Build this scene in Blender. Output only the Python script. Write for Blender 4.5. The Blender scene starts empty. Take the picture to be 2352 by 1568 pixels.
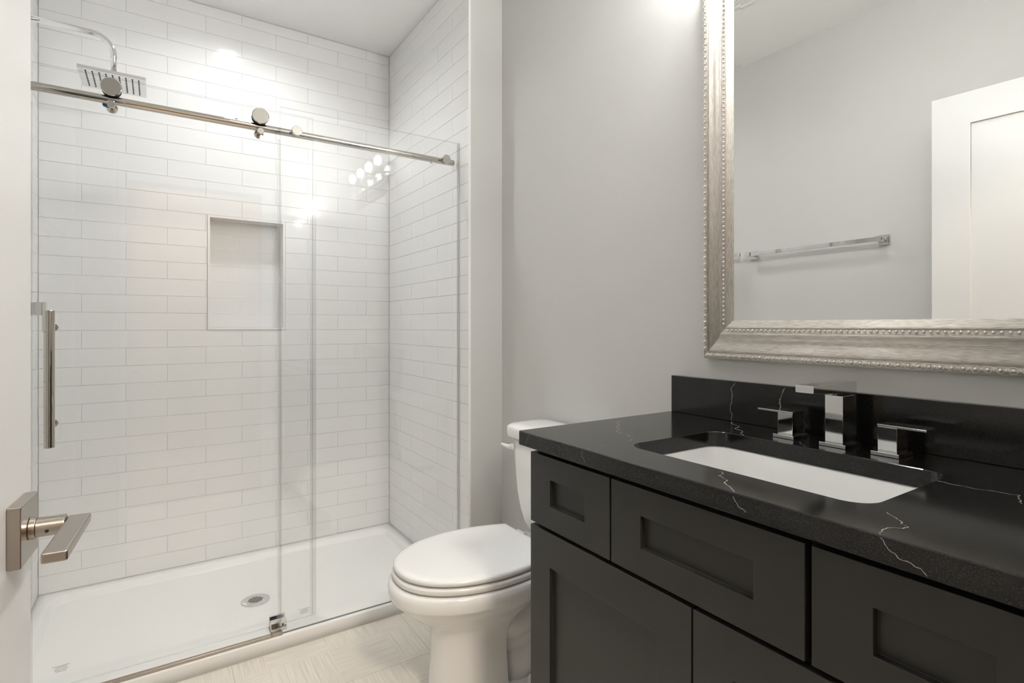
import bpy, bmesh, math, random
from mathutils import Vector, Matrix
random.seed(7)
S = bpy.context.scene
COL = S.collection
R = math.radians

# ---------------------------------------------------------------- camera
cam_d = bpy.data.cameras.new('camera'); cam = bpy.data.objects.new('camera', cam_d); COL.objects.link(cam)
cam.location = (0, 0, 1.17); cam.rotation_euler = (R(90), 0, R(-33.26))
cam_d.sensor_width = 36; cam_d.lens = 1241 / 2352 * 36; cam_d.shift_y = -36 / 2352
cam_d.clip_start = 0.02
S.camera = cam
# ---------------------------------------------------------------- world, exposure
w = bpy.data.worlds.new('world'); S.world = w; w.use_nodes = True
w.node_tree.nodes['Background'].inputs[0].default_value = (1.0, 0.97, 0.92, 1)
w.node_tree.nodes['Background'].inputs[1].default_value = 0.5
S.view_settings.view_transform = 'Standard'; S.view_settings.look = 'None'
S.view_settings.exposure = 0.42
S.cycles.transparent_max_bounces = 32; S.cycles.max_bounces = 14; S.cycles.glossy_bounces = 8; S.cycles.diffuse_bounces = 5; S.view_settings.gamma = 1; S.view_settings.use_curve_mapping = False
BULB = 295.0       # vanity bulbs
CAN = 185.0        # recessed shower light
ROOM_FILL = 78.0     # added fill light in the room ceiling, out of frame
HALL_FILL = 95.0        # added fill lamp on the hall ceiling, unseen behind the camera
HALL_FILL_COL = (1.0, 0.89, 0.76)

# ---------------------------------------------------------------- materials
def mat(name, col=(.8, .8, .8), rough=.5, metal=0, spec=.5, coat=0, emit=None, estr=0):
    m = bpy.data.materials.new(name); m.use_nodes = True
    b = m.node_tree.nodes['Principled BSDF']
    b.inputs['Base Color'].default_value = (*col, 1); b.inputs['Roughness'].default_value = rough
    b.inputs['Metallic'].default_value = metal; b.inputs['Specular IOR Level'].default_value = spec
    b.inputs['Coat Weight'].default_value = coat; b.inputs['Coat Roughness'].default_value = .03
    if emit:
        b.inputs['Emission Color'].default_value = (*emit, 1); b.inputs['Emission Strength'].default_value = estr
    return m
def nt(m): return m.node_tree.nodes, m.node_tree.links, m.node_tree.nodes['Principled BSDF']
def add_noise_bump(m, scale, strength, dist=.001, detail=2):
    n, l, b = nt(m)
    tc = n.new('ShaderNodeTexCoord'); no = n.new('ShaderNodeTexNoise'); bu = n.new('ShaderNodeBump')
    no.inputs['Scale'].default_value = scale; no.inputs['Detail'].default_value = detail
    bu.inputs['Strength'].default_value = strength; bu.inputs['Distance'].default_value = dist
    l.new(tc.outputs['Object'], no.inputs['Vector']); l.new(no.outputs['Fac'], bu.inputs['Height']); l.new(bu.outputs['Normal'], b.inputs['Normal'])
M = {}
M['paint'] = mat('greige_wall_paint', (.61, .605, .59), .55, spec=.3); add_noise_bump(M['paint'], 220, .12, .0006)
M['ceil'] = mat('white_ceiling_paint', (.92, .92, .91), .8, spec=.2)
M['trim'] = mat('white_trim_paint', (.83, .83, .81), .35)
M['door'] = mat('white_door_paint', (.67, .67, .665), .32)
M['tile'] = mat('white_glazed_tile', (.85, .85, .845), .07, spec=.5); add_noise_bump(M['tile'], 9, .25, .0015, 1)
M['grout'] = mat('pale_grey_grout', (.66, .66, .65), .9)
M['edge'] = mat('white_tile_edge_strip', (.86, .86, .84), .25)
M['acryl'] = mat('white_acrylic', (.87, .87, .86), .28, spec=.4)
M['porc'] = mat('white_porcelain', (.88, .88, .87), .06, spec=.5)
M['plast'] = mat('white_gloss_plastic', (.87, .87, .86), .12)
M['chrome'] = mat('polished_chrome', (.76, .76, .755), .04, 1)
M['nickel'] = mat('polished_nickel', (.56, .53, .49), .035, 1)
M['satin'] = mat('satin_nickel', (.43, .39, .345), .28, 1)
M['dark'] = mat('dark_rubber', (.012, .012, .012), .6)
M['gasket'] = mat('blue_nylon', (.05, .22, .34), .5)
M['mirror'] = mat('mirror_silver', (.88, .885, .87), .0, 1)
M['hallwall'] = mat('hall_beige_paint', (.42, .34, .26), .7)
M['hallfloor'] = mat('hall_brown_floor', (.30, .23, .17), .5)
M['bulb'] = mat('bulb_glow', (1, 1, 1), .5, emit=(.99, .995, 1.0), estr=BULB)
M['canlens'] = mat('can_light_lens', (1, 1, 1), .5, emit=(.99, .995, 1.0), estr=CAN)
M['room_fill'] = mat('room_fill_lens', (1, 1, 1), .5, emit=(1, .995, .985), estr=ROOM_FILL)
M['hallfill'] = mat('hall_fill_lens', (1, 1, 1), .5, emit=HALL_FILL_COL, estr=HALL_FILL)
M['etch'] = mat('grey_etched_print', (.30, .31, .30), .8)
M['cab'] = mat('charcoal_cabinet_paint', (.023, .023, .0205), .40, spec=.4); add_noise_bump(M['cab'], 300, .08, .0004)
M['gapshade'] = mat('cabinet_painted_gap_shade', (.006, .006, .006), .8)  # carcass painted near-black so gaps between the fronts read as shadow
M['vein'] = mat('white_quartz_vein', (.40, .38, .35), .3)
M['vein2'] = mat('faint_quartz_vein', (.17, .16, .15), .3)

def glass_mat(name, tint=(.996, .998, .997), ior=1.5, rough=0.0):
    m = bpy.data.materials.new(name); m.use_nodes = True
    n, l = m.node_tree.nodes, m.node_tree.links
    n.remove(n['Principled BSDF'])
    t = n.new('ShaderNodeBsdfTransparent'); g = n.new('ShaderNodeBsdfGlossy'); f = n.new('ShaderNodeFresnel'); mx = n.new('ShaderNodeMixShader')
    t.inputs[0].default_value = (*tint, 1); g.inputs['Roughness'].default_value = rough; f.inputs['IOR'].default_value = ior
    # same reflectance seen from either side of the sheet
    geo = n.new('ShaderNodeNewGeometry'); vm = n.new('ShaderNodeVectorMath'); vm.operation = 'SCALE'
    ma = n.new('ShaderNodeMath'); ma.operation = 'MULTIPLY_ADD'; ma.inputs[1].default_value = -2; ma.inputs[2].default_value = 1
    l.new(geo.outputs['Backfacing'], ma.inputs[0])
    ms = n.new('ShaderNodeMath'); ms.operation = 'MULTIPLY_ADD'   # ior or 1/ior is handled by fresnel; feed compensated ior
    ms.inputs[1].default_value = (1 / ior - ior) * 0; ms.inputs[2].default_value = ior
    l.new(geo.outputs['Backfacing'], ms.inputs[0])
    inv = n.new('ShaderNodeMix'); inv.data_type = 'FLOAT'
    inv.inputs[2].default_value = ior; inv.inputs[3].default_value = 1 / ior
    l.new(geo.outputs['Backfacing'], inv.inputs[0]); l.new(inv.outputs[0], f.inputs['IOR'])
    l.new(f.outputs[0], mx.inputs[0]); l.new(t.outputs[0], mx.inputs[1]); l.new(g.outputs[0], mx.inputs[2])
    l.new(mx.outputs[0], n['Material Output'].inputs[0])
    return m
M['glass'] = glass_mat('clear_shower_glass')
M['shade'] = glass_mat('clear_lamp_glass', (.97, .97, .96))
M['gedge'] = glass_mat('glass_edge', (.80, .84, .82), 1.5)
M['seal'] = glass_mat('clear_vinyl_seal', (.93, .935, .93), 1.6, .2)

# quartz
m = mat('black_quartz', (.006, .006, .0056), .13, spec=.45); M['quartz'] = m
n, l, b = nt(m)
tc = n.new('ShaderNodeTexCoord'); no = n.new('ShaderNodeTexNoise'); cr = n.new('ShaderNodeValToRGB'); no.inputs['Scale'].default_value = 900; no.inputs['Detail'].default_value = 1
cr.color_ramp.elements[0].position = .62; cr.color_ramp.elements[0].color = (.006, .006, .0056, 1)
cr.color_ramp.elements[1].position = .85; cr.color_ramp.elements[1].color = (.09, .085, .08, 1)
l.new(tc.outputs['Object'], no.inputs['Vector']); l.new(no.outputs['Fac'], cr.inputs[0]); l.new(cr.outputs[0], b.inputs['Base Color'])

# champagne frame wood: streaks along the rail, direction chosen per material
def frame_mat(name, axis):
    m = mat(name, (.62, .55, .47), .36, .12)
    n, l, b = nt(m)
    tc = n.new('ShaderNodeTexCoord'); mp = n.new('ShaderNodeMapping'); no = n.new('ShaderNodeTexNoise'); cr = n.new('ShaderNodeValToRGB')
    sc = [1100, 1100, 1100]; sc[axis] = 55; mp.inputs['Scale'].default_value = sc
    no.inputs['Scale'].default_value = 1; no.inputs['Detail'].default_value = 4
    cr.color_ramp.elements[0].position = .36; cr.color_ramp.elements[0].color = (.49, .44, .385, 1)
    cr.color_ramp.elements[1].position = .60; cr.color_ramp.elements[1].color = (.76, .71, .65, 1)
    l.new(tc.outputs['Object'], mp.inputs[0]); l.new(mp.outputs[0], no.inputs['Vector']); l.new(no.outputs['Fac'], cr.inputs[0]); l.new(cr.outputs[0], b.inputs['Base Color'])
    bu = n.new('ShaderNodeBump'); bu.inputs['Strength'].default_value = .25; bu.inputs['Distance'].default_value = .0006
    l.new(no.outputs['Fac'], bu.inputs['Height']); l.new(bu.outputs['Normal'], b.inputs['Normal'])
    return m
M['frame_v'] = frame_mat('champagne_wood_vertical', 2); M['frame_h'] = frame_mat('champagne_wood_horizontal', 1)
M['bead'] = mat('silver_leaf_beading', (.76, .74, .70), .30, .5)

# floor: pale porcelain with a woven, alternating linear grain
m = mat('woven_grain_floor_tile', (.55, .5, .44), .38); M['floor'] = m
n, l, b = nt(m)
tc = n.new('ShaderNodeTexCoord')
def streak(scale):
    mp = n.new('ShaderNodeMapping'); no = n.new('ShaderNodeTexNoise'); mp.inputs['Scale'].default_value = scale
    no.inputs['Scale'].default_value = 1; no.inputs['Detail'].default_value = 5; no.inputs['Roughness'].default_value = .65
    l.new(tc.outputs['Object'], mp.inputs[0]); l.new(mp.outputs[0], no.inputs['Vector']); return no.outputs['Fac']
sx = streak((5, 190, 1)); sy = streak((190, 5, 1))
mpc = n.new('ShaderNodeMapping'); mpc.inputs['Location'].default_value = (.092, .04, 0.013)
ck = n.new('ShaderNodeTexChecker'); ck.inputs['Scale'].default_value = 1 / .203
l.new(tc.outputs['Object'], mpc.inputs[0]); l.new(mpc.outputs[0], ck.inputs[0])
mx = n.new('ShaderNodeMix'); mx.data_type = 'FLOAT'; l.new(ck.outputs['Fac'], mx.inputs[0]); l.new(sx, mx.inputs[2]); l.new(sy, mx.inputs[3])
cr = n.new('ShaderNodeValToRGB'); cr.color_ramp.elements[0].position = .36; cr.color_ramp.elements[0].color = (.72, .66, .57, 1)
cr.color_ramp.elements[1].position = .64; cr.color_ramp.elements[1].color = (.86, .83, .77, 1)
l.new(mx.outputs[0], cr.inputs[0])
br = n.new('ShaderNodeTexBrick'); br.inputs['Scale'].default_value = 1; br.inputs['Brick Width'].default_value = .61; br.inputs['Row Height'].default_value = .305
br.inputs['Mortar Size'].default_value = .0012; br.inputs['Mortar Smooth'].default_value = .1
mb = n.new('ShaderNodeMapping'); mb.inputs['Location'].default_value = (-.517 + .61, -1.78 + .61, 0)
l.new(tc.outputs['Object'], mb.inputs[0]); l.new(mb.outputs[0], br.inputs['Vector'])
mc = n.new('ShaderNodeMix'); mc.data_type = 'RGBA'; l.new(br.outputs['Fac'], mc.inputs[0]); l.new(cr.outputs[0], mc.inputs[6]); mc.inputs[7].default_value = (.58, .53, .46, 1)
l.new(mc.outputs[2], b.inputs['Base Color'])

# ---------------------------------------------------------------- helpers
def link(name, bm, m, parent=None, smooth=False, bevel=0, seg=2, sub=0, ang=35):
    me = bpy.data.meshes.new(name); bmesh.ops.recalc_face_normals(bm, faces=bm.faces[:]); bm.to_mesh(me); bm.free()
    o = bpy.data.objects.new(name, me); COL.objects.link(o)
    for x in (m if isinstance(m, (list, tuple)) else [m]): me.materials.append(x)
    if smooth:
        for p in me.polygons: p.use_smooth = True
    if bevel:
        md = o.modifiers.new('bevel', 'BEVEL'); md.width = bevel; md.segments = seg; md.limit_method = 'ANGLE'; md.angle_limit = R(ang); md.harden_normals = True
        for p in me.polygons: p.use_smooth = True
    if sub:
        md = o.modifiers.new('sub', 'SUBSURF'); md.levels = sub; md.render_levels = sub
    if parent: o.parent = parent; o.matrix_parent_inverse = Matrix.Translation(-parent.location) if not parent.parent else Matrix.Identity(4)
    return o
def attach(o, parent):
    """parent while keeping world position (parents are only translated)"""
    o.parent = parent
    o.matrix_parent_inverse = Matrix.Translation(-Vector(parent.location))
    return o
def part(name, bm, m, parent, **k): return attach(link(name, bm, m, None, **k), parent)
def thing(name, label, cat, loc=(0, 0, 0), group=None):
    o = bpy.data.objects.new(name, None); COL.objects.link(o); o.location = loc; o.empty_display_size = .05
    return tag(o, label, cat, group)
def tag(o, label, cat, group=None):
    o['label'] = label; o['category'] = cat
    if group: o['group'] = group
    return o
def struct(o): o['kind'] = 'structure'; return o
def B(): return bmesh.new()
def box(bm, x0, x1, y0, y1, z0, z1, mi=0):
    v = [bm.verts.new(p) for p in ((x0, y0, z0), (x1, y0, z0), (x1, y1, z0), (x0, y1, z0), (x0, y0, z1), (x1, y0, z1), (x1, y1, z1), (x0, y1, z1))]
    fs = [bm.faces.new([v[i] for i in q]) for q in ((0, 3, 2, 1), (4, 5, 6, 7), (0, 1, 5, 4), (1, 2, 6, 5), (2, 3, 7, 6), (3, 0, 4, 7))]
    for f in fs: f.material_index = mi
    return fs
def cyl(bm, p0, p1, r0, r1=None, n=32, caps=True):
    p0, p1 = Vector(p0), Vector(p1); r1 = r0 if r1 is None else r1
    return loft(bm, [ringc(p0, p1 - p0, r0, n), ringc(p1, p1 - p0, r1, n)], caps)
def ringc(c, d, r, n=32, r2=None, up=None):
    d = Vector(d).normalized(); a = Vector(up) if up else (Vector((0, 0, 1)) if abs(d.z) < .9 else Vector((1, 0, 0)))
    u = d.cross(a).normalized(); v = u.cross(d).normalized(); r2 = r2 or r
    return [Vector(c) + u * r * math.cos(t * 2 * math.pi / n) + v * r2 * math.sin(t * 2 * math.pi / n) for t in range(n)]
def loft(bm, rings, caps=True, closed=True):
    vr = [[bm.verts.new(p) for p in r] for r in rings]; n = len(vr[0])
    for a, b in zip(vr, vr[1:]):
        for i in range(n if closed else n - 1):
            j = (i + 1) % n; bm.faces.new((a[i], a[j], b[j], b[i]))
    if caps: bm.faces.new(vr[0][::-1]); bm.faces.new(vr[-1])
    return vr
def tube(bm, pts, r, n=20, caps=True):
    pts = [Vector(p) for p in pts]; rr = r if isinstance(r, (list, tuple)) else [r] * len(pts); rings = []
    up = None
    for i, p in enumerate(pts):
        d = (pts[min(i + 1, len(pts) - 1)] - pts[max(i - 1, 0)]).normalized()
        if up is None: up = Vector((0, 0, 1)) if abs(d.z) < .9 else Vector((0, 1, 0))
        u = d.cross(up).normalized(); up = u.cross(d).normalized()
        rings.append([p + u * rr[i] * math.cos(t * 2 * math.pi / n) + up * rr[i] * math.sin(t * 2 * math.pi / n) for t in range(n)])
    return loft(bm, rings, caps)
def revolve(bm, prof, c, axis=(0, 0, 1), n=40, caps=True):
    c = Vector(c); ax = Vector(axis).normalized()
    return loft(bm, [ringc(c + ax * h, ax, max(r, 1e-4), n) for r, h in prof], caps)
def rrect(cx, cy, hx, hy, r, z, seg=8):
    pts = []
    for k, (sx, sy) in enumerate(((1, 1), (-1, 1), (-1, -1), (1, -1))):
        for i in range(seg + 1):
            a = (k + i / seg) * math.pi / 2
            pts.append(Vector((cx + sx * (hx - r) + r * math.cos(a), cy + sy * (hy - r) + r * math.sin(a), z)))
    return pts
def disc_x(bm, c, r, n=24): pass

# ---------------------------------------------------------------- dimensions
XW, XL = 1.2676, -.42            # right and left painted walls
CE = 2.70                        # ceiling
YN = .10                         # room face of the doorway wall
YT = 2.0131                      # front end of the shower side walls
TXR, TXL, TYB = 1.102, -.415, 2.954   # tile faces
YH = -1.75                       # far hall wall

# ---------------------------------------------------------------- room shell
bm = B(); box(bm, XL - .1, XW + .1, YN, 3.1, -.06, 0); struct(link('floor', bm, M['floor']))
CANS = [(.335, 2.46), (.40, 1.05)]
bm = B()                                                   # two slabs, open around the shower light and the added fill light
for (hx_, hy_), (ya, yb) in zip(CANS, ((YT, 3.1), (YN, YT))):
    c0, c1, w0, w1 = (XL - .1 + XW + .1) / 2, (ya + yb) / 2, (XW - XL + .2) / 2, (yb - ya) / 2
    loft(bm, [rrect(c0, c1, w0, w1, .0005, CE + .08), rrect(c0, c1, w0, w1, .0005, CE), rrect(hx_, hy_, .070, .070, .0699, CE), rrect(hx_, hy_, .070, .070, .0699, CE + .05)], True)
struct(link('ceiling', bm, M['ceil']))
bm = B(); box(bm, XW, XW + .1, YN, 3.1, 0, CE); struct(link('wall_right', bm, M['paint']))
bm = B(); box(bm, XL - .1, XL, YN, 3.1, 0, CE); struct(link('wall_left', bm, M['paint']))
bm = B(); box(bm, XL, XW, TYB + .012, 3.1, 0, .99)      # back wall, with the niche left open
box(bm, XL, XW, TYB + .012, 3.1, 1.697 + .004, CE); box(bm, XL, .205, TYB + .012, 3.1, .99, 1.701); box(bm, .540, XW, TYB + .012, 3.1, .99, 1.701)
box(bm, .205, .540, 3.06, 3.1, .99, 1.701)
bmesh.ops.remove_doubles(bm, verts=bm.verts[:], dist=1e-5)
struct(link('wall_back', bm, M['grout']))
bm = B(); box(bm, TXR + .008, XW, YT, TYB + .012, 0, CE); struct(link('wall_shower_end', bm, M['paint']))
bm = B()                                                   # doorway wall
box(bm, XL, -.195, YN - .115, YN, 0, CE); box(bm, .62, XW, YN - .115, YN, 0, CE); box(bm, -.195, .62, YN - .115, YN, 2.10, CE)
bmesh.ops.remove_doubles(bm, verts=bm.verts[:], dist=1e-5)
struct(link('wall_front', bm, M['paint']))
for nm, x0, x1, z0, z1 in (('trim_1', .62, .69, 0, 2.17), ('trim_2', -.195 + .0, .62, 2.10, 2.17)):
    bm = B(); box(bm, x0, x1, YN, YN + .016, z0, z1); struct(link(nm, bm, M['trim'], bevel=.003))
for nm, a in (('baseboard_right', (XW - .013, XW, 1.075, YT - .013, 0, .11)), ('baseboard_end', (TXR + .014, XW, YT - .013, YT, 0, .11)), ('baseboard_left', (XL, XL + .013, YN + .02, YT, 0, .11))):
    bm = B(); box(bm, *a); struct(link(nm, bm, M['trim'], bevel=.003))
# hall outside the door
bm = B(); box(bm, -1.6, 2.3, YH, YN - .115, -.06, -.002); struct(link('floor_hall', bm, M['hallfloor']))
bm = B(); box(bm, -1.6, 2.3, YH, YN - .115, CE - .1, CE - .02); struct(link('ceiling_hall', bm, M['ceil']))
bm = B(); box(bm, -1.6, 2.3, YH - .1, YH, 0, CE - .1); struct(link('wall_hall_back', bm, M['hallwall']))
bm = B(); box(bm, -1.7, -1.6, YH, YN - .115, 0, CE - .1); struct(link('wall_hall_left', bm, M['hallwall']))
bm = B(); box(bm, 2.3, 2.4, YH, YN - .115, 0, CE - .1); struct(link('wall_hall_right', bm, M['hallwall']))
bm = B(); box(bm, XW + .0, 2.3, YN - .115, YN - .02, 0, CE - .1); box(bm, -1.6, XL - .0, YN - .115, YN - .02, 0, CE - .1); struct(link('wall_hall_front', bm, M['hallwall']))

# ---------------------------------------------------------------- shower tiling: every tile modelled, one mesh per wall
TH, TW, Z0, G = .0788, .3105, 1.1495, .0020
def tiles(bm, place, u0, u1, z0, z1, joint_odd, joint_even, hole=None, tilt=.0016, t=.008):
    """place(u, v, d) -> world point; u along the wall, d out of the wall"""
    k0 = math.floor((z0 - Z0) / TH); k1 = math.ceil((z1 - Z0) / TH)
    for k in range(k0, k1):
        za, zb = max(z0, Z0 + k * TH), min(z1, Z0 + (k + 1) * TH)
        if zb - za < .004: continue
        j = joint_odd if k % 2 else joint_even
        s = j + math.floor((u0 - j) / TW) * TW
        while s < u1 - 1e-6:
            a, b = max(s, u0), min(s + TW, u1); s += TW
            if b - a < .004: continue
            pieces = [(a, b)]
            if hole and za > hole[2] - .01 and zb < hole[3] + .01:
                pieces = []
                if a < hole[0]: pieces.append((a, min(b, hole[0])))
                if b > hole[1]: pieces.append((max(a, hole[1]), b))
            for (p, q) in pieces:
                if q - p < .004: continue
                g = G / 2; bv = .0009
                ta, tb = random.uniform(-tilt, tilt) * (q - p) , random.uniform(-tilt, tilt) * (zb - za) * 1.5
                def dd(u, v): return ta * (2 * (u - p) / (q - p) - 1) + tb * (2 * (v - za) / (zb - za) - 1)
                o = [(p + g, za + g), (q - g, za + g), (q - g, zb - g), (p + g, zb - g)]
                i = [(p + g + bv, za + g + bv), (q - g - bv, za + g + bv), (q - g - bv, zb - g - bv), (p + g + bv, zb - g - bv)]
                vo0 = [bm.verts.new(place(u, v, -t)) for u, v in o]
                vo = [bm.verts.new(place(u, v, -bv)) for u, v in o]
                vi = [bm.verts.new(place(u, v, dd(u, v))) for u, v in i]
                bm.faces.new(vi)
                for x in range(4):
                    y = (x + 1) % 4
                    bm.faces.new((vo[x], vo[y], vi[y], vi[x])); bm.faces.new((vo0[x], vo0[y], vo[y], vo[x]))
ZB = .0503
NX0, NX1, NZ0, NZ1 = .198, .547, Z0, Z0 + 7 * TH
bm = B(); tiles(bm, lambda u, v, d: (u, TYB - d, v), TXL, TXR, ZB, CE - .003, .0368, -.1185, (NX0, NX1, NZ0, NZ1))
struct(link('wall_tile_back', bm, M['tile']))
bm = B(); tiles(bm, lambda u, v, d: (TXR - d, u, v), YT + .004, TYB, ZB, CE - .003, 2.477, 2.322)
tiles(bm, lambda u, v, d: (TXR - d, u, v), YT + .004, 2.0868, .001, ZB, 2.477, 2.322)
struct(link('wall_tile_right', bm, M['tile']))
bm = B(); tiles(bm, lambda u, v, d: (TXL + d, u, v), YT + .004, TYB, ZB, CE - .003, 2.477, 2.322, t=.004)
tiles(bm, lambda u, v, d: (TXL + d, u, v), YT + .004, 2.0868, .001, ZB, 2.477, 2.322, t=.004)
struct(link('wall_tile_left', bm, M['tile']))
bm = B(); box(bm, TXR + .0013, TXR + .008, YT + .004, TYB + .012, 0, CE - .001); box(bm, XL, TXL - .0012, YT + .004, TYB + .012, 0, CE - .001)
for a, b_, c, d in ((TXL, NX0, ZB, CE - .001), (NX1, TXR, ZB, CE - .001), (NX0, NX1, ZB, NZ0), (NX0, NX1, NZ1, CE - .001)):
    box(bm, a, b_, TYB + .0013, TYB + .012, c, d)
struct(link('wall_grout', bm, M['grout']))
bm = B(); box(bm, TXR - .0015, TXR + .0085, YT - .001, YT + .0045, 0, CE); box(bm, XL - .0, TXL + .0015, YT - .001, YT + .0045, 0, CE)
struct(link('trim_3', bm, M['edge']))

# niche
nb = TYB + .10
bm = B(); tiles(bm, lambda u, v, d: (u, nb - .002 - d, v), NX0 + .011, NX1 - .011, NZ0 + .011, NZ1 - .011, .0368, -.1185, t=.002)
nt_ = thing('shower_niche', 'recessed shelf niche in the white tiled shower wall', 'niche', (.3725, nb, NZ0))
part('niche_back_tile', bm, M['tile'], nt_)
a, b_, c, d = NX0 + .011, NX1 - .011, NZ0 + .011, NZ1 - .011
bm = B()
box(bm, a - .006, a, TYB + .002, nb, c, d); box(bm, b_, b_ + .004, TYB + .002, nb, c, d); box(bm, a - .003, b_ + .003, TYB + .002, nb, d, d + .005); box(bm, a - .003, b_ + .003, TYB + .002, nb, c - .008, c)
box(bm, a, b_, nb - .0012, nb + .003, c, d)
part('niche_lining', bm, M['tile'], nt_)
bm = B()
for q in ((NX0 + .0012, a, NZ0 + .001, NZ1 - .001), (b_, NX1 - .0012, NZ0 + .001, NZ1 - .001), (a, b_, NZ0 + .001, c), (a, b_, d, NZ1 - .001)):
    box(bm, q[0], q[1], TYB - .003, TYB + .006, q[2], q[3])
part('niche_edge_trim', bm, M['edge'], nt_)

# ---------------------------------------------------------------- shower base
base = thing('shower_tray', 'low white acrylic shower base with raised rim inside the tiled alcove', 'shower tray', (.34, 2.1, 0))
cx, cy = (TXR + TXL) / 2, (2.088 + 2.964) / 2; hx, hy = (TXR - TXL) / 2 + .0008, (2.964 - 2.088) / 2
rings = []
bx, by, bhx, bhy = cx, 2.555, hx - .046, (2.951 - .045 - 2.205) / 2
rings.append(rrect(cx, cy, hx, hy, .002, 0.0)); rings.append(rrect(cx, cy, hx, hy, .002, .044)); rings.append(rrect(cx, cy - .0006, hx - .0002, hy - .001, .003, .0482)); rings.append(rrect(cx, cy + .0, hx - .0006, hy - .004, .004, .05))
for ins, z in ((0, .050), (.002, .0494), (.005, .0468), (.012, .0300), (.017, .0240), (.024, .0220)):
    rings.append(rrect(bx, by, bhx - ins, bhy - ins, .055 - ins * .3, z))
rings.append(rrect(.343, 2.485, .30, .18, .15, .0195)); rings.append(rrect(.343, 2.485, .062, .062, .0615, .0182))
bm = B(); loft(bm, rings, True)
part('basin', bm, M['acryl'], base, smooth=True).data.update()
dr = B(); revolve(dr, [(.055, .0), (.055, .0028), (.052, .0040), (.034, .0034), (.0, .0034)], (.343, 2.485, .0186))
drain = part('drain', dr, M['chrome'], base, smooth=True, bevel=.0004)
hb = B()
for i in range(-4, 5):
    for j in range(-4, 5):
        x, y = i * .0068 + (j % 2) * .0034, j * .0060
        if x * x + y * y < .0275 ** 2: cyl(hb, (.343 + x, 2.485 + y, .0218), (.343 + x, 2.485 + y, .0224), .0026, n=8)
part('drain_holes', hb, M['dark'], drain)

# ---------------------------------------------------------------- glass helper: faces get clear, rims get edge material
def pane(name, x0, x1, y0, y1, z0, z1, parent):
    bm = B(); box(bm, x0, x1, y0, y1, z0, z1)
    for f in bm.faces:
        if abs(f.normal.y) < .5: f.material_index = 1
    bm.normal_update()
    for f in bm.faces: f.material_index = 0 if abs(f.normal.y) > .5 else 1
    return part(name, bm, [M['glass'], M['gedge']], parent)
YR, ZR, RR = 2.130, 1.885, .0130        # rail axis
# fixed panel
fx = thing('fixed_glass_panel', 'fixed clear glass shower panel against the right tiled end wall', 'glass panel', (.73, 2.105, .05))
pane('glass_pane', .3725, 1.097, 2.100, 2.110, .0515, 1.966, fx)
bm = B(); box(bm, .3640, .3722, 2.0985, 2.1115, .053, 1.845); box(bm, .3722, .3800, 2.1112, 2.1125, .053, 1.845); part('edge_seal', bm, M['seal'], fx)
bm = B(); box(bm, 1.0972, 1.1015, 2.094, 2.116, .0515, 1.966); part('wall_seal', bm, M['seal'], fx)
bm = B(); box(bm, .3725, 1.097, 2.1005, 2.1095, .0502, .0514); part('bottom_seal', bm, M['etch'], fx)
def stamp(cx, y, z, wd, parent):
    bm = B(); rnd = random.Random(3)
    for r_, wf in enumerate((1.0, .62, .78, .74, .6)):
        x = cx - wd * wf / 2; zz = z - r_ * .0042
        while x < cx + wd * wf / 2:
            l_ = rnd.uniform(.0008, .0019); box(bm, x, x + l_, y - .0002, y, zz, zz + .0021 * rnd.uniform(.7, 1)); x += l_ + .0006
    o = part('etched_stamp', bm, M['etch'], parent); o['label'] = 'tiny grey etched safety stamp'
stamp(.455, 2.0998, .120, .040, fx)
# sliding panel
sl = thing('sliding_shower_door', 'frameless clear glass sliding shower door hanging behind the rail on two rollers', 'shower door', (.09, 2.159, .06))
pane('glass_pane', -.317, .499, 2.155, 2.163, .0585, 1.967, sl)
bm = B(); box(bm, .4992, .5090, 2.149, 2.167, .060, 1.845); box(bm, .490, .4992, 2.1632, 2.1650, .060, 1.845); part('edge_seal', bm, M['seal'], sl)
bm = B(); box(bm, -.329, -.3172, 2.154, 2.164, .060, 1.845); part('edge_seal', bm, M['seal'], sl)
stamp(-.249, 2.1548, .122, .042, sl)
for xr in (-.122, .308):
    zr = 1.920
    bm = B(); revolve(bm, [(.0265, 0), (.0285, .0015), (.0285, .005), (.0275, .006)], (xr, 2.105, zr), (0, 1, 0), 48)
    rl = part('roller', bm, M['nickel'], sl, smooth=True, bevel=.0004)
    bm = B(); revolve(bm, [(.0272, 0), (.0272, .005), (.0218, .0075), (.0215, .018), (.0262, .022), (.0262, .026), (.008, .027), (.008, .0435)], (xr, 2.1113, zr), (0, 1, 0), 40)
    attach_o = part('roller_wheel', bm, M['dark'], rl, smooth=True, bevel=.0004)
    bm = B(); revolve(bm, [(.0102, 0), (.0112, .0012), (.0112, .008), (.0060, .009), (.0055, .044), (.0155, .045), (.0155, .0490), (.014, .0498)], (xr, 2.1045, 1.8662), (0, 1, 0), 32)
    part('roller_guard', bm, M['nickel'], sl, smooth=True, bevel=.0003)
bm = B(); cyl(bm, (-.140, 2.1445, 1.8745), (-.140, 2.1545, 1.8745), .007); part('spacer', bm, M['gasket'], sl, smooth=True, bevel=.0004)
bm = B(); revolve(bm, [(.0122, 0), (.0135, .0013), (.0135, .406), (.0122, .4073)], (-.2686, 2.090, .8085), (0, 0, 1), 32)
ph = part('pull_handle', bm, M['nickel'], sl, smooth=True, bevel=.0004)
for zz in (1.165, .870):
    bm = B(); cyl(bm, (-.2686, 2.103, zz), (-.2686, 2.1548, zz), .0065); cyl(bm, (-.2686, 2.1634, zz), (-.2686, 2.1705, zz), .0125, n=32); cyl(bm, (-.2686, 2.1634, zz), (-.2686, 2.181, zz), .006)
    part('handle_standoff', bm, M['chrome'], ph, smooth=True, bevel=.0006)
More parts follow.
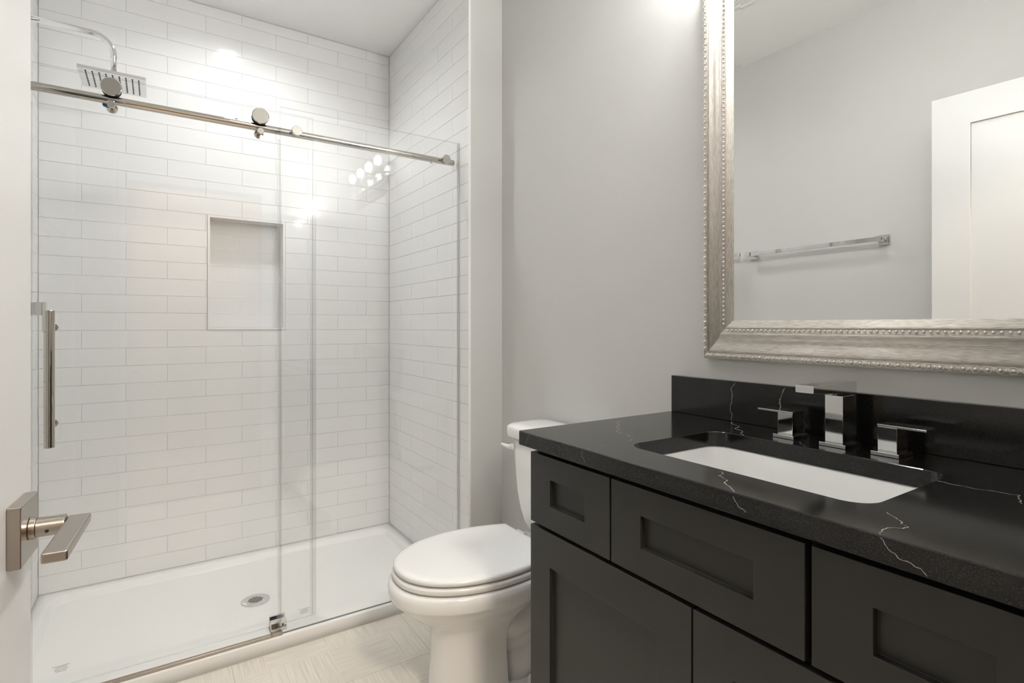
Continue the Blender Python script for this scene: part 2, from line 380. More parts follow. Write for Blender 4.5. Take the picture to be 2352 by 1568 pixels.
# rail
rl = thing('shower_door_rail', 'round polished metal rail running across the shower opening', 'rail', (.34, YR, ZR))
bm = B(); cyl(bm, (TXL + .003, YR, ZR), (.3655, YR, ZR), RR, n=40); cyl(bm, (.3665, YR, ZR), (1.088, YR, ZR), RR, n=40); cyl(bm, (.36, YR, ZR), (.372, YR, ZR), RR - .001, n=40)
part('rail_bar', bm, M['nickel'], rl, smooth=True, bevel=.0003, ang=50)
bm = B(); cyl(bm, (TXL + .0015, YR, ZR), (TXL + .022, YR, ZR), .018, n=32); part('wall_bracket', bm, M['nickel'], rl, smooth=True, bevel=.001)
for x in (.4273, 1.036):
    bm = B(); revolve(bm, [(.0168, 0), (.0180, .0012), (.0180, .0125), (.0170, .0135)], (x, 2.086, ZR - .0005), (0, 1, 0), 40)
    part('stud_cap', bm, M['nickel'], rl, smooth=True, bevel=.0003)
    bm = B(); revolve(bm, [(.0150, 0), (.0150, .005), (.008, .006), (.008, .012)], (x, 2.1105, ZR), (0, 1, 0), 32)
    part('stud_spacer', bm, M['nickel'], rl, smooth=True, bevel=.0003)
bm = B(); cyl(bm, (.232, YR, ZR + RR - .002), (.232, YR, ZR + RR + .004), .004, n=16); part('rail_stop', bm, M['nickel'], rl, smooth=True, bevel=.0003)
bm = B(); cyl(bm, (.985, YR, ZR - RR - .006), (.985, YR, ZR - RR + .002), .005, n=16)
part('rail_stop', bm, M['nickel'], rl, smooth=True, bevel=.0003)
# threshold strip + guide
bm = B(); box(bm, TXL + .002, .343, 2.0935, 2.1075, .0502, .0605)
tag(link('threshold_strip', bm, M['satin'], bevel=.0012), 'slim satin metal strip along the front of the shower base curb', 'threshold strip')
gd = thing('door_guide', 'small metal guide clamp at the foot of the glass panels', 'door guide', (.37, 2.13, .05))
bm = B(); box(bm, .3435, .3795, 2.0935, 2.0995, .0502, .0635); box(bm, .3435, .3795, 2.0935, 2.178, .0502, .0512); part('guide_foot', bm, M['satin'], gd, bevel=.0008)
bm = B(); box(bm, .346, .400, 2.128, 2.151, .0515, .0575); box(bm, .346, .400, 2.130, 2.152, .0575, .085); part('guide_jaw', bm, M['chrome'], gd, bevel=.0015)
bm = B(); box(bm, .346, .400, 2.167, 2.177, .0515, .091); part('guide_jaw', bm, M['chrome'], gd, bevel=.0015)
bm = B(); cyl(bm, (.386, 2.1285, .070), (.386, 2.1302, .070), .0035, n=16); part('screw', bm, M['dark'], gd)

# ---------------------------------------------------------------- shower head, arm, valve
sh = thing('rain_shower_head', 'square chrome rain shower head on a bent arm from the left tiled wall', 'shower head', (-.1407, 2.575, 2.10))
bm = B(); r_ = .07; pts = [(TXL + .004, 2.575, 2.277), (-.235, 2.575, 2.277)]
for i in range(1, 13):
    a = i / 12 * math.pi / 2; pts.append((-.2107 - .0 + .070 * math.sin(a), 2.575, 2.277 - .070 + .070 * math.cos(a)))
pts[1] = (-.2107, 2.575, 2.277); pts.append((-.1407, 2.575, 2.127))
tube(bm, pts, .0106, 24); part('shower_arm', bm, M['chrome'], sh, smooth=True)
bm = B(); revolve(bm, [(.030, 0), (.030, .005), (.012, .014)], (TXL + .0015, 2.575, 2.277), (1, 0, 0), 36); part('wall_flange', bm, M['chrome'], sh, smooth=True, bevel=.0006)
bm = B(); revolve(bm, [(.012, .0), (.0135, .004), (.0135, .014), (.0105, .018), (.0105, .026)], (-.1407, 2.575, 2.1125), (0, 0, 1), 32); part('swivel_nut', bm, M['chrome'], sh, smooth=True, bevel=.0005)
bm = B(); box(bm, -.244, -.0375, 2.480, 2.672, 2.102, 2.113)
hd = part('spray_plate', bm, M['chrome'], sh, bevel=.0012)
bm = B()
for i in range(9):
    x = -.221 + i * .0201
    for j in range(10):
        y = 2.503 + j * .0162
        cyl(bm, (x, y, 2.1004), (x, y, 2.1022), .0026, n=8)
part('spray_nozzles', bm, M['dark'], hd)['kind'] = 'stuff'
vl = thing('shower_valve', 'square chrome shower valve handle on the left tiled wall', 'shower valve', (TXL, 2.48, 1.23))
bm = B(); box(bm, TXL + .0016, TXL + .010, 2.40, 2.56, 1.15, 1.31); part('escutcheon', bm, M['chrome'], vl, bevel=.002)
bm = B(); box(bm, TXL + .0102, -.336, 2.462, 2.505, 1.206, 1.252); part('valve_body', bm, M['chrome'], vl, bevel=.0015)
bm = B(); box(bm, -.3358, -.326, 2.462, 2.505, 1.150, 1.253); part('valve_lever', bm, M['chrome'], vl, bevel=.0012)

# ---------------------------------------------------------------- lights
def can(name, x, y, m, label):
    t = thing(name, label, 'ceiling light', (x, y, CE))
    bm = B(); prof = [(.088, -.0005), (.088, -.004), (.082, -.0065), (.069, -.0065), (.0655, -.003), (.063, .034), (.0695, .034), (.0695, -.0005)]
    loft(bm, [ringc((x, y, CE + h), (0, 0, 1), r, 48) for r, h in prof], False); part('light_trim', bm, M['trim'], t, smooth=True)
    bm = B(); cyl(bm, (x, y, CE + .034), (x, y, CE + .038), .0690, n=40); part('lens', bm, m, t)
can('recessed_light', *CANS[0], M['canlens'], 'round recessed light in the shower ceiling')
can('recessed_light', *CANS[1], M['room_fill'], 'added round fill light recessed in the ceiling before the vanity, out of view')
hl = thing('hall_fill_lamp', 'added flush round fill lamp on the hall ceiling, out of view', 'ceiling light', (.35, -.9, CE - .1))
bm = B(); revolve(bm, [(.19, 0), (.19, -.03), (.17, -.06), (.1, -.08), (0, -.085)], (.35, -.9, CE - .1), (0, 0, 1), 40); part('lens', bm, M['hallfill'], hl, smooth=True)

# vanity light over the mirror
vlt = thing('vanity_light', 'four-bulb vanity light with clear glass shades above the mirror', 'wall light', (XW, .57, 2.17))
bm = B(); box(bm, XW - .022, XW - .0005, .24, .90, 2.145, 2.235); part('backplate', bm, M['chrome'], vlt, bevel=.002)
for i, y in enumerate((.306, .484, .662, .840)):
    bm = B(); box(bm, XW - .088, XW - .0222, y - .008, y + .008, 2.160, 2.172); part('arm', bm, M['chrome'], vlt, bevel=.001)
    X = XW - .088
    bm = B(); revolve(bm, [(.026, 0), (.026, .022), (.018, .028), (.018, .050)], (X, y, 2.1495), (0, 0, 1), 28); part('socket', bm, M['chrome'], vlt, smooth=True, bevel=.0006)
    bm = B(); rings = [(.0265, 2.174), (.044, 2.176), (.050, 2.184), (.052, 2.200), (.052, 2.305), (.049, 2.322), (.040, 2.332), (.034, 2.334)]
    inner = [(r - .002, z + (.002 if k == 0 else 0)) for k, (r, z) in enumerate(rings)][::-1]
    loft(bm, [ringc((X, y, z), (0, 0, 1), r, 36) for r, z in rings + inner], False)
    shd = part('glass_shade', bm, M['shade'], vlt, smooth=True)
    bm = B(); revolve(bm, [(.010, 2.2), (.017, 2.212), (.021, 2.230), (.019, 2.247), (.010, 2.258), (0, 2.262)], (X, y, 0), (0, 0, 1), 16)
    part('bulb', bm, M['bulb'], shd, smooth=True)

# ceiling vent (seen in the mirror)
vt = thing('ceiling_vent', 'white slatted exhaust vent in the ceiling, seen in the mirror', 'vent', (.27, 1.43, CE))
bm = B()
x0, x1, y0, y1 = .125, .415, 1.285, 1.577
for q in ((x0, x1, y0, y0 + .022), (x0, x1, y1 - .022, y1), (x0, x0 + .022, y0 + .022, y1 - .022), (x1 - .022, x1, y0 + .022, y1 - .022)): box(bm, *q, CE - .012, CE - .0005)
part('vent_frame', bm, M['plast'], vt, bevel=.003)
bm = B()
for i in range(16):
    x = x0 + .030 + i * .0150; box(bm, x, x + .008, y0 + .022, y1 - .022, CE - .010, CE - .0035)
part('vent_slats', bm, M['plast'], vt)
bm = B(); box(bm, x0 + .02, x1 - .02, y0 + .02, y1 - .02, CE - .0030, CE - .001); part('vent_back', bm, M['grout'], vt)

# ---------------------------------------------------------------- open door at the left
th = R(3.9)
D = Vector((math.sin(th), math.cos(th), 0)); N = Vector((math.cos(th), -math.sin(th), 0))   # N points into the room
def dp(a, p, z): q = D * a - N * (.1923 - p); return (q.x, q.y, z)                           # a along the leaf, p out from its face
def dbox(bm, a0, a1, p0, p1, z0, z1):
    v = [bm.verts.new(dp(*q)) for q in ((a0, p0, z0), (a1, p0, z0), (a1, p1, z0), (a0, p1, z0), (a0, p0, z1), (a1, p0, z1), (a1, p1, z1), (a0, p1, z1))]
    for q in ((0, 3, 2, 1), (4, 5, 6, 7), (0, 1, 5, 4), (1, 2, 6, 5), (2, 3, 7, 6), (3, 0, 4, 7)): bm.faces.new([v[i] for i in q])
A0, A1, DZ0, DZ1 = .118, .880, .012, 2.072
bm = B(); SW = .122
q = lambda p, a, b, c, d: [Vector(dp(a, p, c)), Vector(dp(b, p, c)), Vector(dp(b, p, d)), Vector(dp(a, p, d))]
i4_ = (A0 + SW, A1 - SW, DZ0 + .20, DZ1 - SW)
loft(bm, [q(-.026, *i4_), q(-.035, *i4_), q(-.035, A0, A1, DZ0, DZ1), q(0, A0, A1, DZ0, DZ1), q(0, *i4_), q(-.009, *i4_)], True)
dleaf = struct(link('door_1', bm, M['door'], bevel=.0012, ang=60))
dleaf['label'] = 'white single-panel interior door standing open at the left edge'
bm = B(); dbox(bm, .784, .853, .0004, .0127, .9357 - .0345, .9357 + .0345)
hh = attach(link('door_handle', bm, M['satin'], bevel=.0012), dleaf)
hh['label'] = 'brushed nickel square rose with flat lever'
bm = B(); cyl(bm, dp(.8185, .0129, .9355), dp(.8185, .019, .9355), .0128, n=32); cyl(bm, dp(.8185, .019, .9355), dp(.8185, .0455, .9355), .0112, n=32)
attach(link('spindle', bm, M['satin'], smooth=True, bevel=.0006), hh)
bm = B(); cyl(bm, dp(.8073, .030, .9330), dp(.8069, .030, .9330), .0019, n=12); attach(link('set_screw', bm, M['dark']), hh)
bm = B(); dbox(bm, .704, .833, .0455, .0672, .9300, .9413); attach(link('lever', bm, M['satin'], bevel=.0022, seg=3), hh)
for z in (.25, 1.04, 1.85):
    bm = B(); cyl(bm, dp(A0 - .004, .004, z - .045), dp(A0 - .004, .004, z + .045), .0055, n=16)
    attach(link('hinge', bm, M['satin'], smooth=True, bevel=.0004), dleaf)

# ---------------------------------------------------------------- towel bar on the left wall (seen in the mirror)
tb = thing('towel_bar', 'square chrome towel bar on the left wall, seen in the mirror', 'towel bar', (XL, 1.5, 1.58))
TZ = 1.578
for y in (1.175, 1.845):
    bm = B(); box(bm, XL + .0005, XL + .010, y - .024, y + .024, TZ - .024, TZ + .024)
    pl = part('wall_plate', bm, M['chrome'], tb, bevel=.0015)
    bm = B(); box(bm, XL + .010, XL + .016, y - .018, y + .018, TZ - .018, TZ + .018); box(bm, XL + .016, XL + .072, y - .012, y + .012, TZ - .012, TZ + .012); part('post', bm, M['chrome'], pl, bevel=.0015)
bm = B(); box(bm, XL + .052, XL + .064, 1.1872, 1.8328, TZ - .0105, TZ + .0105); box(bm, XL + .052, XL + .064, 1.8572, 1.872, TZ - .007, TZ + .007); box(bm, XL + .052, XL + .064, 1.148, 1.1628, TZ - .007, TZ + .007)
part('bar', bm, M['chrome'], tb, bevel=.0008)

# ---------------------------------------------------------------- mirror
OY0, OY1, OZ0, OZ1 = .172, .948, 1.082, 2.118
mr = thing('wall_mirror', 'large framed mirror with a champagne and silver beaded surround above the vanity', 'mirror', (XW, (OY0 + OY1) / 2, OZ0))
# profile: (inset from outer edge, height off the wall)
PR = [(0, .0005), (0, .017), (.0008, .0185), (.0030, .0190), (.0032, .0200), (.0060, .0250), (.0095, .0268), (.0130, .0255), (.0158, .0222), (.0164, .0208), (.0178, .0204), (.0182, .0220),
      (.022, .0250), (.028, .0268), (.036, .0274), (.044, .0272), (.052, .0284), (.058, .0312), (.0625, .0362), (.066, .0395), (.0690, .0402), (.0694, .0385), (.0712, .0382),
      (.0722, .0385), (.080, .0385), (.0812, .0378), (.0816, .0400), (.086, .0395), (.094, .0378), (.1, .0368), (.1008, .0355), (.1008, .0300)]
WF = .1008
def fpt(side, s, o, h):
    """side 0 bottom,1 far(left in view),2 top,3 near ; s 0..1 along, mitred"""
    c = [(OY0 + o, OZ0 + o), (OY1 - o, OZ0 + o), (OY1 - o, OZ1 - o), (OY0 + o, OZ1 - o)]
    a, b = c[side], c[(side + 1) % 4]
    return (XW - h, a[0] + (b[0] - a[0]) * s, a[1] + (b[1] - a[1]) * s)
PR = [(o * .1008 / .1008, h) for o, h in PR]
fo = thing('frame_tmp', '', '')  # placeholder removed below
bpy.data.objects.remove(fo)
for side, mm, nm in ((0, 'frame_h', 'frame_rail'), (1, 'frame_v', 'frame_stile'), (2, 'frame_h', 'frame_rail'), (3, 'frame_v', 'frame_stile')):
    bm = B()
    ra = [bm.verts.new(fpt(side, 0, o, h)) for o, h in PR]; rb = [bm.verts.new(fpt(side, 1, o, h)) for o, h in PR]
    for i in range(len(PR) - 1): bm.faces.new((ra[i], ra[i + 1], rb[i + 1], rb[i])).smooth = True
    bm.faces.new((ra[-1], ra[0], rb[0], rb[-1])); bm.faces.new(ra); bm.faces.new(rb[::-1])
    o = part(nm, bm, M[mm], mr)
    # beads
    def beads(name, off, h, r, pitch, ring):
        bm = B()
        a, b = Vector(fpt(side, 0, off, h)), Vector(fpt(side, 1, off, h)); L = (b - a).length; cnt = int((L - pitch * .8) / pitch)
        d = (b - a).normalized(); st = (L - (cnt - 1) * pitch) / 2
        for k in range(cnt):
            c = a + d * (st + k * pitch)
            bmesh.ops.create_icosphere(bm, subdivisions=2, radius=r, matrix=Matrix.Translation(c))
            if ring:
                prev = None; n_ = 16; vs = []
                for t in range(n_):
                    an = t * 2 * math.pi / n_; u = Vector((0, math.cos(an), math.sin(an)))
                    vs.append([bm.verts.new(c + u * (r * 1.5 + r * .2 * math.cos(q)) + Vector((-1, 0, 0)) * (r * .2 * math.sin(q) - r * .05)) for q in (0, math.pi / 2, math.pi, -math.pi / 2)])
                for t in range(n_):
                    p_, q_ = vs[t], vs[(t + 1) % n_]
                    for z in range(4): bm.faces.new((p_[z], p_[(z + 1) % 4], q_[(z + 1) % 4], q_[z]))
                c2 = c + d * pitch / 2
                bmesh.ops.create_icosphere(bm, subdivisions=1, radius=r * .55, matrix=Matrix.Translation(c2 + Vector((.0006, 0, 0))))
        for f in bm.faces: f.smooth = True
        part(name, bm, M['bead'], o)
    beads('inner_beading', .0765, .0392, .0031, .0115, False)
    beads('outer_beading', .0095, .0262, .0040, .0175, True)
# bevelled mirror glass
GX = XW - .0326
gy0, gy1, gz0, gz1 = OY0 + WF - .006, OY1 - WF + .006, OZ0 + WF - .006, OZ1 - WF + .006
BVW = .026; s_ = -.00035
bm = B()
o4 = [(gy0, gz0), (gy1, gz0), (gy1, gz1), (gy0, gz1)]; i4 = [(gy0 + BVW, gz0 + BVW), (gy1 - BVW, gz0 + BVW), (gy1 - BVW, gz1 - BVW), (gy0 + BVW, gz1 - BVW)]
vo = [bm.verts.new((GX + s_, y, z)) for y, z in o4]; vi = [bm.verts.new((GX, y, z)) for y, z in i4]; vb = [bm.verts.new((GX + .005, y, z)) for y, z in o4]
bm.faces.new(vi)
for k in range(4):
    j = (k + 1) % 4; bm.faces.new((vo[k], vo[j], vi[j], vi[k])); bm.faces.new((vb[k], vb[j], vo[j], vo[k]))
bm.faces.new(vb[::-1])
part('mirror_glass', bm, M['mirror'], mr)

# ---------------------------------------------------------------- vanity cabinet
VY0, VY1, XF, VZ = .115, 1.0335, .730, .8885
CT0 = .8885; CT1 = .922
van = thing('vanity_cabinet', 'charcoal shaker-style bathroom vanity cabinet against the right wall', 'cabinet', (1.0, .575, 0))
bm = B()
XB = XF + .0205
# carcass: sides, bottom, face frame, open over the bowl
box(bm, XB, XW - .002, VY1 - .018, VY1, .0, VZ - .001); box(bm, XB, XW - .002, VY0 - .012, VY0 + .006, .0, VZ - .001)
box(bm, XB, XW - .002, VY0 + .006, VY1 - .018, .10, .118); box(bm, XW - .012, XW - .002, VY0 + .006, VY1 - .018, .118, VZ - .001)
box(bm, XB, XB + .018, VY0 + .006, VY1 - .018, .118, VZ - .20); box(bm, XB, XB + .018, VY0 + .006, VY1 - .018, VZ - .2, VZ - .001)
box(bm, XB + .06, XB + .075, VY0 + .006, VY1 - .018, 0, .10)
part('carcass', bm, M['gapshade'], van, bevel=.0008)
def shaker(name, y0, y1, z0, z1, sw, rt, rb, parent=van):
    bm = B(); x0, x1 = XF, XF + .0195; rc = .0115
    q = lambda x, a, b, c, d: [Vector((x, a, c)), Vector((x, b, c)), Vector((x, b, d)), Vector((x, a, d))]
    loft(bm, [q(x1, y0, y1, z0, z1), q(x0, y0, y1, z0, z1), q(x0, y0 + sw, y1 - sw, z0 + rb, z1 - rt), q(x0 + rc, y0 + sw, y1 - sw, z0 + rb, z1 - rt)], True)
    return part(name, bm, M['cab'], parent, bevel=.0009, ang=60)
H_ = 1.17
shaker('drawer', .7695, 1.0335, H_ - .4535, H_ - .2935, .0745, .0505, .0505)
shaker('drawer', .3930, .7650, H_ - .4535, H_ - .2935, .0755, .0505, .0505)
shaker('drawer', .1190, .3840, H_ - .4535, H_ - .2935, .0745, .0505, .0505)
shaker('door', .5785, 1.0335, .122, H_ - .4620, .0735, .0770, .0770)
shaker('door', .1190, .5750, .122, H_ - .4620, .0735, .0770, .0770)

# ---------------------------------------------------------------- countertop with cut-out
CX0, CY0, CY1 = .716, .103, 1.0634
sx0, sx1, sy0, sy1 = .815, 1.1075, .352, .8085
scx, scy, shx, shy = (sx0 + sx1) / 2, (sy0 + sy1) / 2, (sx1 - sx0) / 2, (sy1 - sy0) / 2
ocx, ocy, ohx, ohy = (CX0 + XW - .0005) / 2, (CY0 + CY1) / 2, (XW - .0005 - CX0) / 2, (CY1 - CY0) / 2
e = .0016
bm = B()
loft(bm, [rrect(scx, scy, shx, shy, .040, CT0, 10), rrect(ocx, ocy, ohx - e, ohy - e, .002, CT0, 10), rrect(ocx, ocy, ohx, ohy, .003, CT0 + e, 10), rrect(ocx, ocy, ohx, ohy, .003, CT1 - e, 10),
          rrect(ocx, ocy, ohx - e, ohy - e, .002, CT1, 10), rrect(scx, scy, shx + .0012, shy + .0012, .041, CT1, 10), rrect(scx, scy, shx, shy, .040, CT1 - .0014, 10), rrect(scx, scy, shx, shy, .040, CT0, 10)], False)
bmesh.ops.remove_doubles(bm, verts=bm.verts[:], dist=1e-6)
ct = tag(link('countertop', bm, M['quartz']), 'black white-veined quartz countertop on the vanity, with an undermount sink cut-out', 'countertop')
bm = B(); box(bm, 1.2476, XW - .0005, CY0, 1.0585, CT1 + .0003, 1.0265)
bs = tag(link('backsplash', bm, M['quartz'], bevel=.0012), 'low black quartz backsplash strip behind the faucet', 'backsplash')
# veins
def vein(parent, polys, axis, off, wmin=.0002, wmax=.0008, m='vein', seed=1):
    rnd = random.Random(seed)
    for pl in polys:
        bm = B()
        pts = [Vector(p) for p in pl]
        for it in range(3):
            q = [pts[0]]
            for a, b in zip(pts, pts[1:]):
                L = (b - a).length; mid = (a + b) / 2 + Vector([0 if k == axis else rnd.uniform(-1, 1) * L * .17 for k in range(3)]); q += [mid, b]
            pts = q
        nrm = Vector([1 if k == axis else 0 for k in range(3)])
        prev = None
        for i, p in enumerate(pts):
            d = (pts[min(i + 1, len(pts) - 1)] - pts[max(i - 1, 0)]).normalized(); s = d.cross(nrm) * rnd.uniform(wmin, wmax)
            if i in (0, len(pts) - 1): s *= .3
            pp = p.copy(); pp[axis] = off
            cur = (bm.verts.new(pp + s), bm.verts.new(pp - s))
            if prev: bm.faces.new((prev[0], prev[1], cur[1], cur[0]))
            prev = cur
        part('stone_vein', bm, M[m], parent)
TOP = [[(1.0058, 1.0285, 0), (0.9976, 1.015, 0), (0.9376, 0.9651, 0), (0.8937, 0.8989, 0), (0.8901, 0.8761, 0), (0.8398, 0.832, 0)], [(1.2462, 0.8583, 0), (1.1621, 0.7914, 0), (1.1266, 0.7543, 0), (1.1088, 0.7344, 0)],
       [(0.8034, 0.5791, 0), (0.7754, 0.5605, 0), (0.7472, 0.5279, 0), (0.7289, 0.5035, 0), (0.7185, 0.4907, 0)], [(0.8136, 0.3287, 0), (0.7897, 0.3039, 0), (0.7721, 0.2882, 0), (0.7467, 0.3016, 0), (0.7175, 0.297, 0)],
       [(1.0432, 0.3503, 0), (1.0419, 0.3135, 0), (1.047, 0.285, 0), (1.056, 0.2551, 0), (1.0236, 0.2446, 0), (1.0064, 0.2388, 0)]]
TOP2 = [[(0.8398, 0.832, 0), (0.7859, 0.8307, 0), (0.7513, 0.8267, 0), (0.7175, 0.8225, 0)], [(1.1516, 0.6301, 0), (1.1300, 0.6182, 0), (1.1095, 0.600, 0)], [(.99, .95, 0), (.985, .935, 0), (.955, .925, 0)]]
vein(ct, TOP, 2, CT1 + .00012, seed=4); vein(ct, TOP2, 2, CT1 + .00012, .0002, .0006, 'vein2', seed=5)
vein(ct, [[(0, 0.4923, 0.9165), (0, 0.489, 0.9105), (0, 0.4794, 0.902), (0, 0.4705, 0.8985)], [(0, 0.2966, 0.9195), (0, 0.2885, 0.9097), (0, 0.2801, 0.9049), (0, 0.2709, 0.9006), (0, 0.2629, 0.8994), (0, 0.2493, 0.8910)]], 0, CX0 - .00012, .0002, .0005, seed=6)
vein(ct, [[(0, 0.8346, 0.9195), (0, 0.8357, 0.907), (0, 0.825, 0.8943)], [(0, 1.0202, 0.9195), (0, 1.024, 0.9141), (0, 1.0353, 0.8949)]], 0, CX0 - .00012, .0002, .0005, 'vein2', seed=8)
vein(bs, [[(0, 0.852, 1.0250), (0, 0.8632, 1.0059), (0, 0.8617, 0.98), (0, 0.8656, 0.9621), (0, 0.8593, 0.9412), (0, 0.8627, 0.9240)], [(0, 0.7186, 1.0224), (0, 0.7248, 1.0094), (0, 0.7331, 0.9925), (0, 0.7297, 0.9829), (0, 0.731, 0.9747)],
          [(0, 0.7196, 1.0200), (0, 0.7288, 1.0014), (0, 0.7301, 0.9925), (0, 0.7337, 0.9829), (0, 0.728, 0.9747)]], 0, 1.2476 - .00012, .0002, .0007, seed=9)

# ---------------------------------------------------------------- sink
bm = B(); zt = CT0 - .0006
loft(bm, [rrect(scx, scy, shx + .026, shy + .026, .055, zt - .013), rrect(scx, scy, shx + .028, shy + .028, .055, zt - .011), rrect(scx, scy, shx + .028, shy + .028, .055, zt), rrect(scx, scy, shx + .003, shy + .003, .043, zt), rrect(scx, scy, shx, shy, .040, zt - .004),
          rrect(scx, scy, shx - .006, shy - .008, .042, zt - .060), rrect(scx, scy, shx - .012, shy - .020, .046, zt - .105), rrect(scx, scy, shx - .024, shy - .040, .050, zt - .128), rrect(scx, scy, shx - .048, shy - .070, .060, zt - .138),
          rrect(scx + .02, scy, .03, .03, .0299, zt - .142),
          rrect(scx + .02, scy, .03, .03, .0299, zt - .155), rrect(scx, scy, shx - .040, shy - .06, .060, zt - .152), rrect(scx, scy, shx - .012, shy - .02, .05, zt - .128), rrect(scx, scy, shx + .006, shy + .006, .048, zt - .06), rrect(scx, scy, shx + .012, shy + .012, .05, zt - .013), rrect(scx, scy, shx + .026, shy + .026, .055, zt - .013)], False)
sk = tag(link('undermount_sink', bm, M['porc'], smooth=True), 'white rectangular undermount sink set below the black countertop', 'sink')
bm = B(); revolve(bm, [(.022, 0), (.024, .002), (.020, .0035), (0, .0035)], (scx + .02, scy, zt - .1418), (0, 0, 1), 32); attach(link('sink_drain', bm, M['chrome'], smooth=True, bevel=.0005), sk)

# ---------------------------------------------------------------- faucet
fc = thing('faucet', 'square chrome widespread faucet with two lever handles behind the sink', 'faucet', (1.185, .565, CT1))
def plate(y, w_, x0=1.151, x1=1.214): 
    bm = B(); box(bm, x0, x1, y - w_ / 2, y + w_ / 2, CT1 + .0003, CT1 + .0078); return part('base_plate', bm, M['chrome'], fc, bevel=.0008)
plate(.5645, .0520); plate(.6675, .0470); plate(.4690, .0480)
bm = B(); box(bm, 1.158, 1.206, .5463, .5816, CT1 + .0079, 1.0275); sp = part('spout', bm, M['chrome'], fc, bevel=.001)
bm = B(); box(bm, 1.046, 1.216, .5463 - .0125 + .0, .5816 - .0110, 1.0277, 1.0545)
# spout arm: flat bar, underside slightly tapered toward the tip
for v in bm.verts:
    if v.co.x < 1.1 and v.co.z < 1.04: v.co.z += .0125
for v in bm.verts:
    v.co.y = (.5463 if v.co.y < .55 else .5816)
part('spout_arm', bm, M['chrome'], sp, bevel=.001)
for yb0, yb1, ya, yb in ((.6510, .6850, .6505, .7325), (.4515, .4845, .4050, .4850)):
    bm = B(); box(bm, 1.160, 1.206, yb0, yb1, CT1 + .0078, .9772)
    hd = part('handle', bm, M['chrome'], fc, bevel=.0010)
    bm = B(); box(bm, 1.1595, 1.2065, ya, yb, .9773, .9812); part('lever', bm, M['chrome'], hd, bevel=.0006)

# ---------------------------------------------------------------- toilet
TY = 1.515
to = thing('toilet', 'white two-piece elongated toilet with closed lid between vanity and shower', 'toilet', (.95, TY, 0))
NP = 64
def egg(tip, xc, hw, xb, hb, z, n=NP, pw=2.15, cy=None):
    """plan outline: superellipse nose from tip to xc, then tapering back to xb with half width hb"""
    cy = TY if cy is None else cy
    pts = []; q = n // 4
    for i in range(q + 1):                      # nose far side: tip -> widest
        a = i / q * math.pi / 2; c, s = math.cos(a), math.sin(a)
        pts.append((xc - (xc - tip) * c ** (2 / pw), cy + hw * s ** (2 / pw)))
    for i in range(1, q + 1):                   # far side back
        t = i / q; k = (1 - math.cos(t * math.pi * .5)); x = xc + (xb - xc) * min(1, math.sin(t * math.pi / 2) ** .9)
        u = (x - xc) / (xb - xc); pts.append((x, cy + hw - (hw - hb) * u ** 2))
    far = pts
    near = [(x, 2 * cy - y) for x, y in far][::-1]
    # back edge is straight between far[-1] and near[0]
    out = far + near[:-1]
    return [Vector((x, y, z)) for x, y in out]
LT = .453
# lid
bm = B()
L_ = lambda o, z: egg(.590 + o, .860, .192 - o, 1.062 - o * .5, .148 - o, z)
loft(bm, [L_(.006, LT - .0176), L_(.0, LT - .0160), L_(-.0005, LT - .008), L_(.002, LT - .0035), L_(.010, LT - .0008), L_(.03, LT), L_(.08, LT + .0005)], True)
part('lid', bm, M['plast'], to, smooth=True)
bm = B(); Q = lambda o, z: egg(.585 + o, .860, .194 - o, 1.066 - o, .150 - o, z)
loft(bm, [Q(.006, LT - .0430), Q(.001, LT - .0405), Q(0, LT - .030), Q(.0012, LT - .0255), Q(.006, LT - .0238)], True)
part('seat', bm, M['plast'], to, smooth=True)
for s in (-.07, .07):
    bm = B(); cyl(bm, (1.078, TY + s - .022, LT - .022), (1.078, TY + s + .022, LT - .022), .0115, n=20); box(bm, 1.069, 1.087, TY + s - .016, TY + s + .016, LT - .0445, LT - .024)
    part('seat_hinge', bm, M['plast'], to, smooth=True, bevel=.002)
# bowl + pedestal as one body
RT = LT - .0475
bm = B()
def W(tip, xc, hw, xb, hb, z, pw=2.15): return egg(tip, xc, hw, xb, hb, z, pw=pw)
rings = [W(.694, .84, .108, .925, .10, 0.0), W(.690, .84, .112, .925, .104, .012), W(.700, .84, .106, .915, .100, .06), W(.705, .84, .101, .91, .097, .15), W(.706, .84, .099, .91, .097, .215), W(.698, .84, .103, .92, .102, .245),
         W(.680, .845, .114, .95, .104, .268), W(.650, .85, .132, .99, .110, .290), W(.620, .855, .155, 1.04, .122, .315), W(.598, .858, .173, 1.08, .130, .335), W(.589, .86, .181, 1.12, .135, .350),
         W(.587, .86, .183, 1.135, .139, .3525), W(.5765, .86, .193, 1.15, .142, .3560), W(.573, .86, .1965, 1.15, .142, .366), W(.571, .86, .198, 1.16, .144, .385), W(.573, .86, .197, 1.16, .144, .397), W(.580, .86, .192, 1.155, .142, RT - .0015), W(.592, .86, .182, 1.15, .138, RT)]
loft(bm, rings, True)
bowl = part('bowl', bm, M['porc'], to, smooth=True)
# tank deck behind the bowl
bm = B()
loft(bm, [rrect(1.165, TY, .085, .105, .04, RT - .075), rrect(1.165, TY, .088, .118, .04, RT - .05), rrect(1.165, TY, .089, .125, .04, RT - .012), rrect(1.165, TY, .087, .123, .038, RT + .001), rrect(1.165, TY, .080, .117, .035, RT + .003)], True)
part('tank_deck', bm, M['porc'], to, smooth=True)
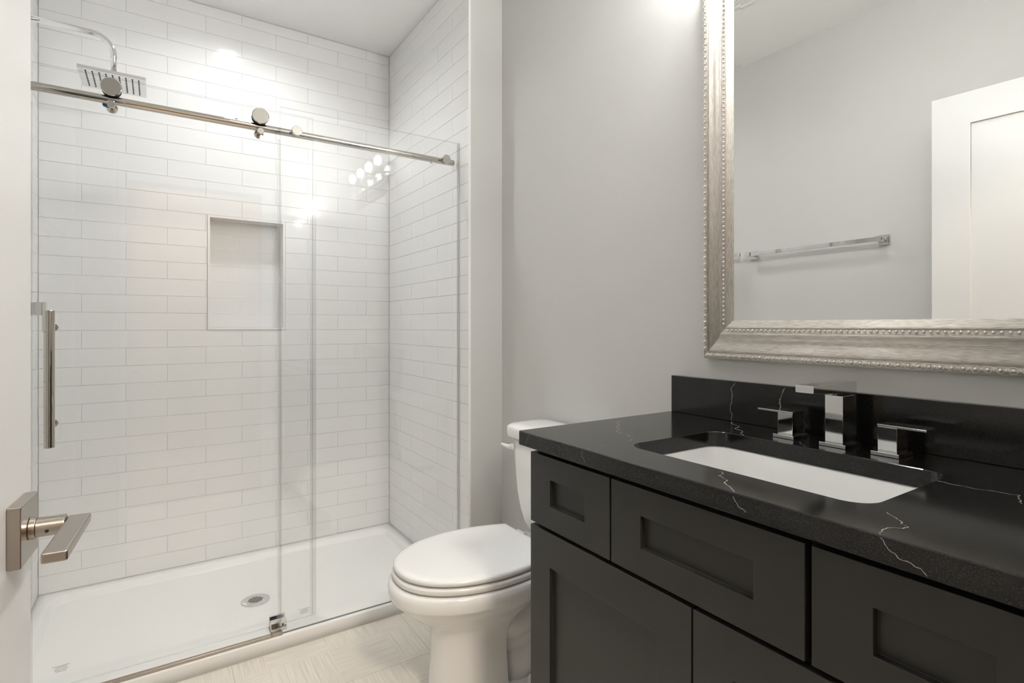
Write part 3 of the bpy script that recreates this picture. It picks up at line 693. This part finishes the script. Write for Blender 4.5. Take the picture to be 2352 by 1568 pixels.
# trapway: sculpted tube swept behind the pedestal, and the foot
bm = B()
tube(bm, [(.84, TY, .30), (.90, TY, .245), (.965, TY, .222), (1.03, TY, .235), (1.08, TY, .285), (1.105, TY, .35)], [.088, .094, .096, .094, .088, .080], 32)
part('trapway', bm, M['porc'], to, smooth=True)
bm = B()
tube(bm, [(.86, TY, .235), (.93, TY, .180), (1.00, TY, .168), (1.075, TY, .190), (1.13, TY, .25), (1.15, TY, .33)], [.070, .078, .080, .080, .076, .07], 32)
part('trapway', bm, M['porc'], to, smooth=True)
bm = B()
loft(bm, [rrect(1.00, TY, .155, .118, .06, 0), rrect(1.00, TY, .156, .120, .06, .012), rrect(1.00, TY, .150, .110, .06, .030), rrect(1.01, TY, .135, .080, .06, .040)], True)
part('foot', bm, M['porc'], to, smooth=True)
bm = B()
tube(bm, [(.985, TY, .03), (.995, TY, .075), (1.03, TY, .11), (1.08, TY, .125), (1.13, TY, .125), (1.16, TY, .11)], [.085, .088, .088, .085, .08, .05], 32)
part('trap_outlet', bm, M['porc'], to, smooth=True)
for s in (-1, 1):
    bm = B(); revolve(bm, [(.019, 0), (.019, .008), (.016, .018), (.009, .025), (0, .027)], (1.005, TY + s * .102, .028), (0, 0, 1), 24); part('bolt_cap', bm, M['plast'], to, smooth=True)
# tank
bm = B(); TX1 = XW - .012
def T(z, xf, hw, r=.045): 
    return rrect((xf + TX1) / 2, TY, (TX1 - xf) / 2, hw, r, z, 10)
rings = [T(.4405, 1.125, .080, .03), T(.4425, 1.112, .097, .04), T(.450, 1.108, .108, .045), T(.470, 1.104, .124, .045), T(.510, 1.100, .140, .045), T(.565, 1.096, .151, .045), T(.65, 1.093, .160, .045), T(.762, 1.090, .169, .045)]
loft(bm, rings, True); tk = part('tank', bm, M['porc'], to, smooth=True)
bm = B()
rings = [T(.763, 1.088, .172, .04), T(.764, 1.078, .188, .045), T(.768, 1.075, .1915, .045), T(.795, 1.075, .1915, .045), T(.803, 1.078, .189, .045), T(.808, 1.087, .180, .045), T(.811, 1.11, .155, .04)]
loft(bm, rings, True); part('tank_lid', bm, M['porc'], to, smooth=True)
bm = B(); revolve(bm, [(.0125, 0), (.0135, .004), (.010, .011), (.004, .014)], (1.0905, TY + .1405, .7275), (-1, 0, 0), 28)
tube(bm, [(1.080, TY + .138, .7275), (1.074, TY + .152, .7285), (1.069, TY + .166, .731), (1.066, TY + .180, .733)], [.009, .0078, .0062, .0055], 16)
part('flush_lever', bm, M['plast'], to, smooth=True)
bm = B(); box(bm, 1.125, 1.225, TY - .075, TY + .075, RT + .0032, .4404); part('tank_gasket', bm, M['dark'], to, bevel=.003)
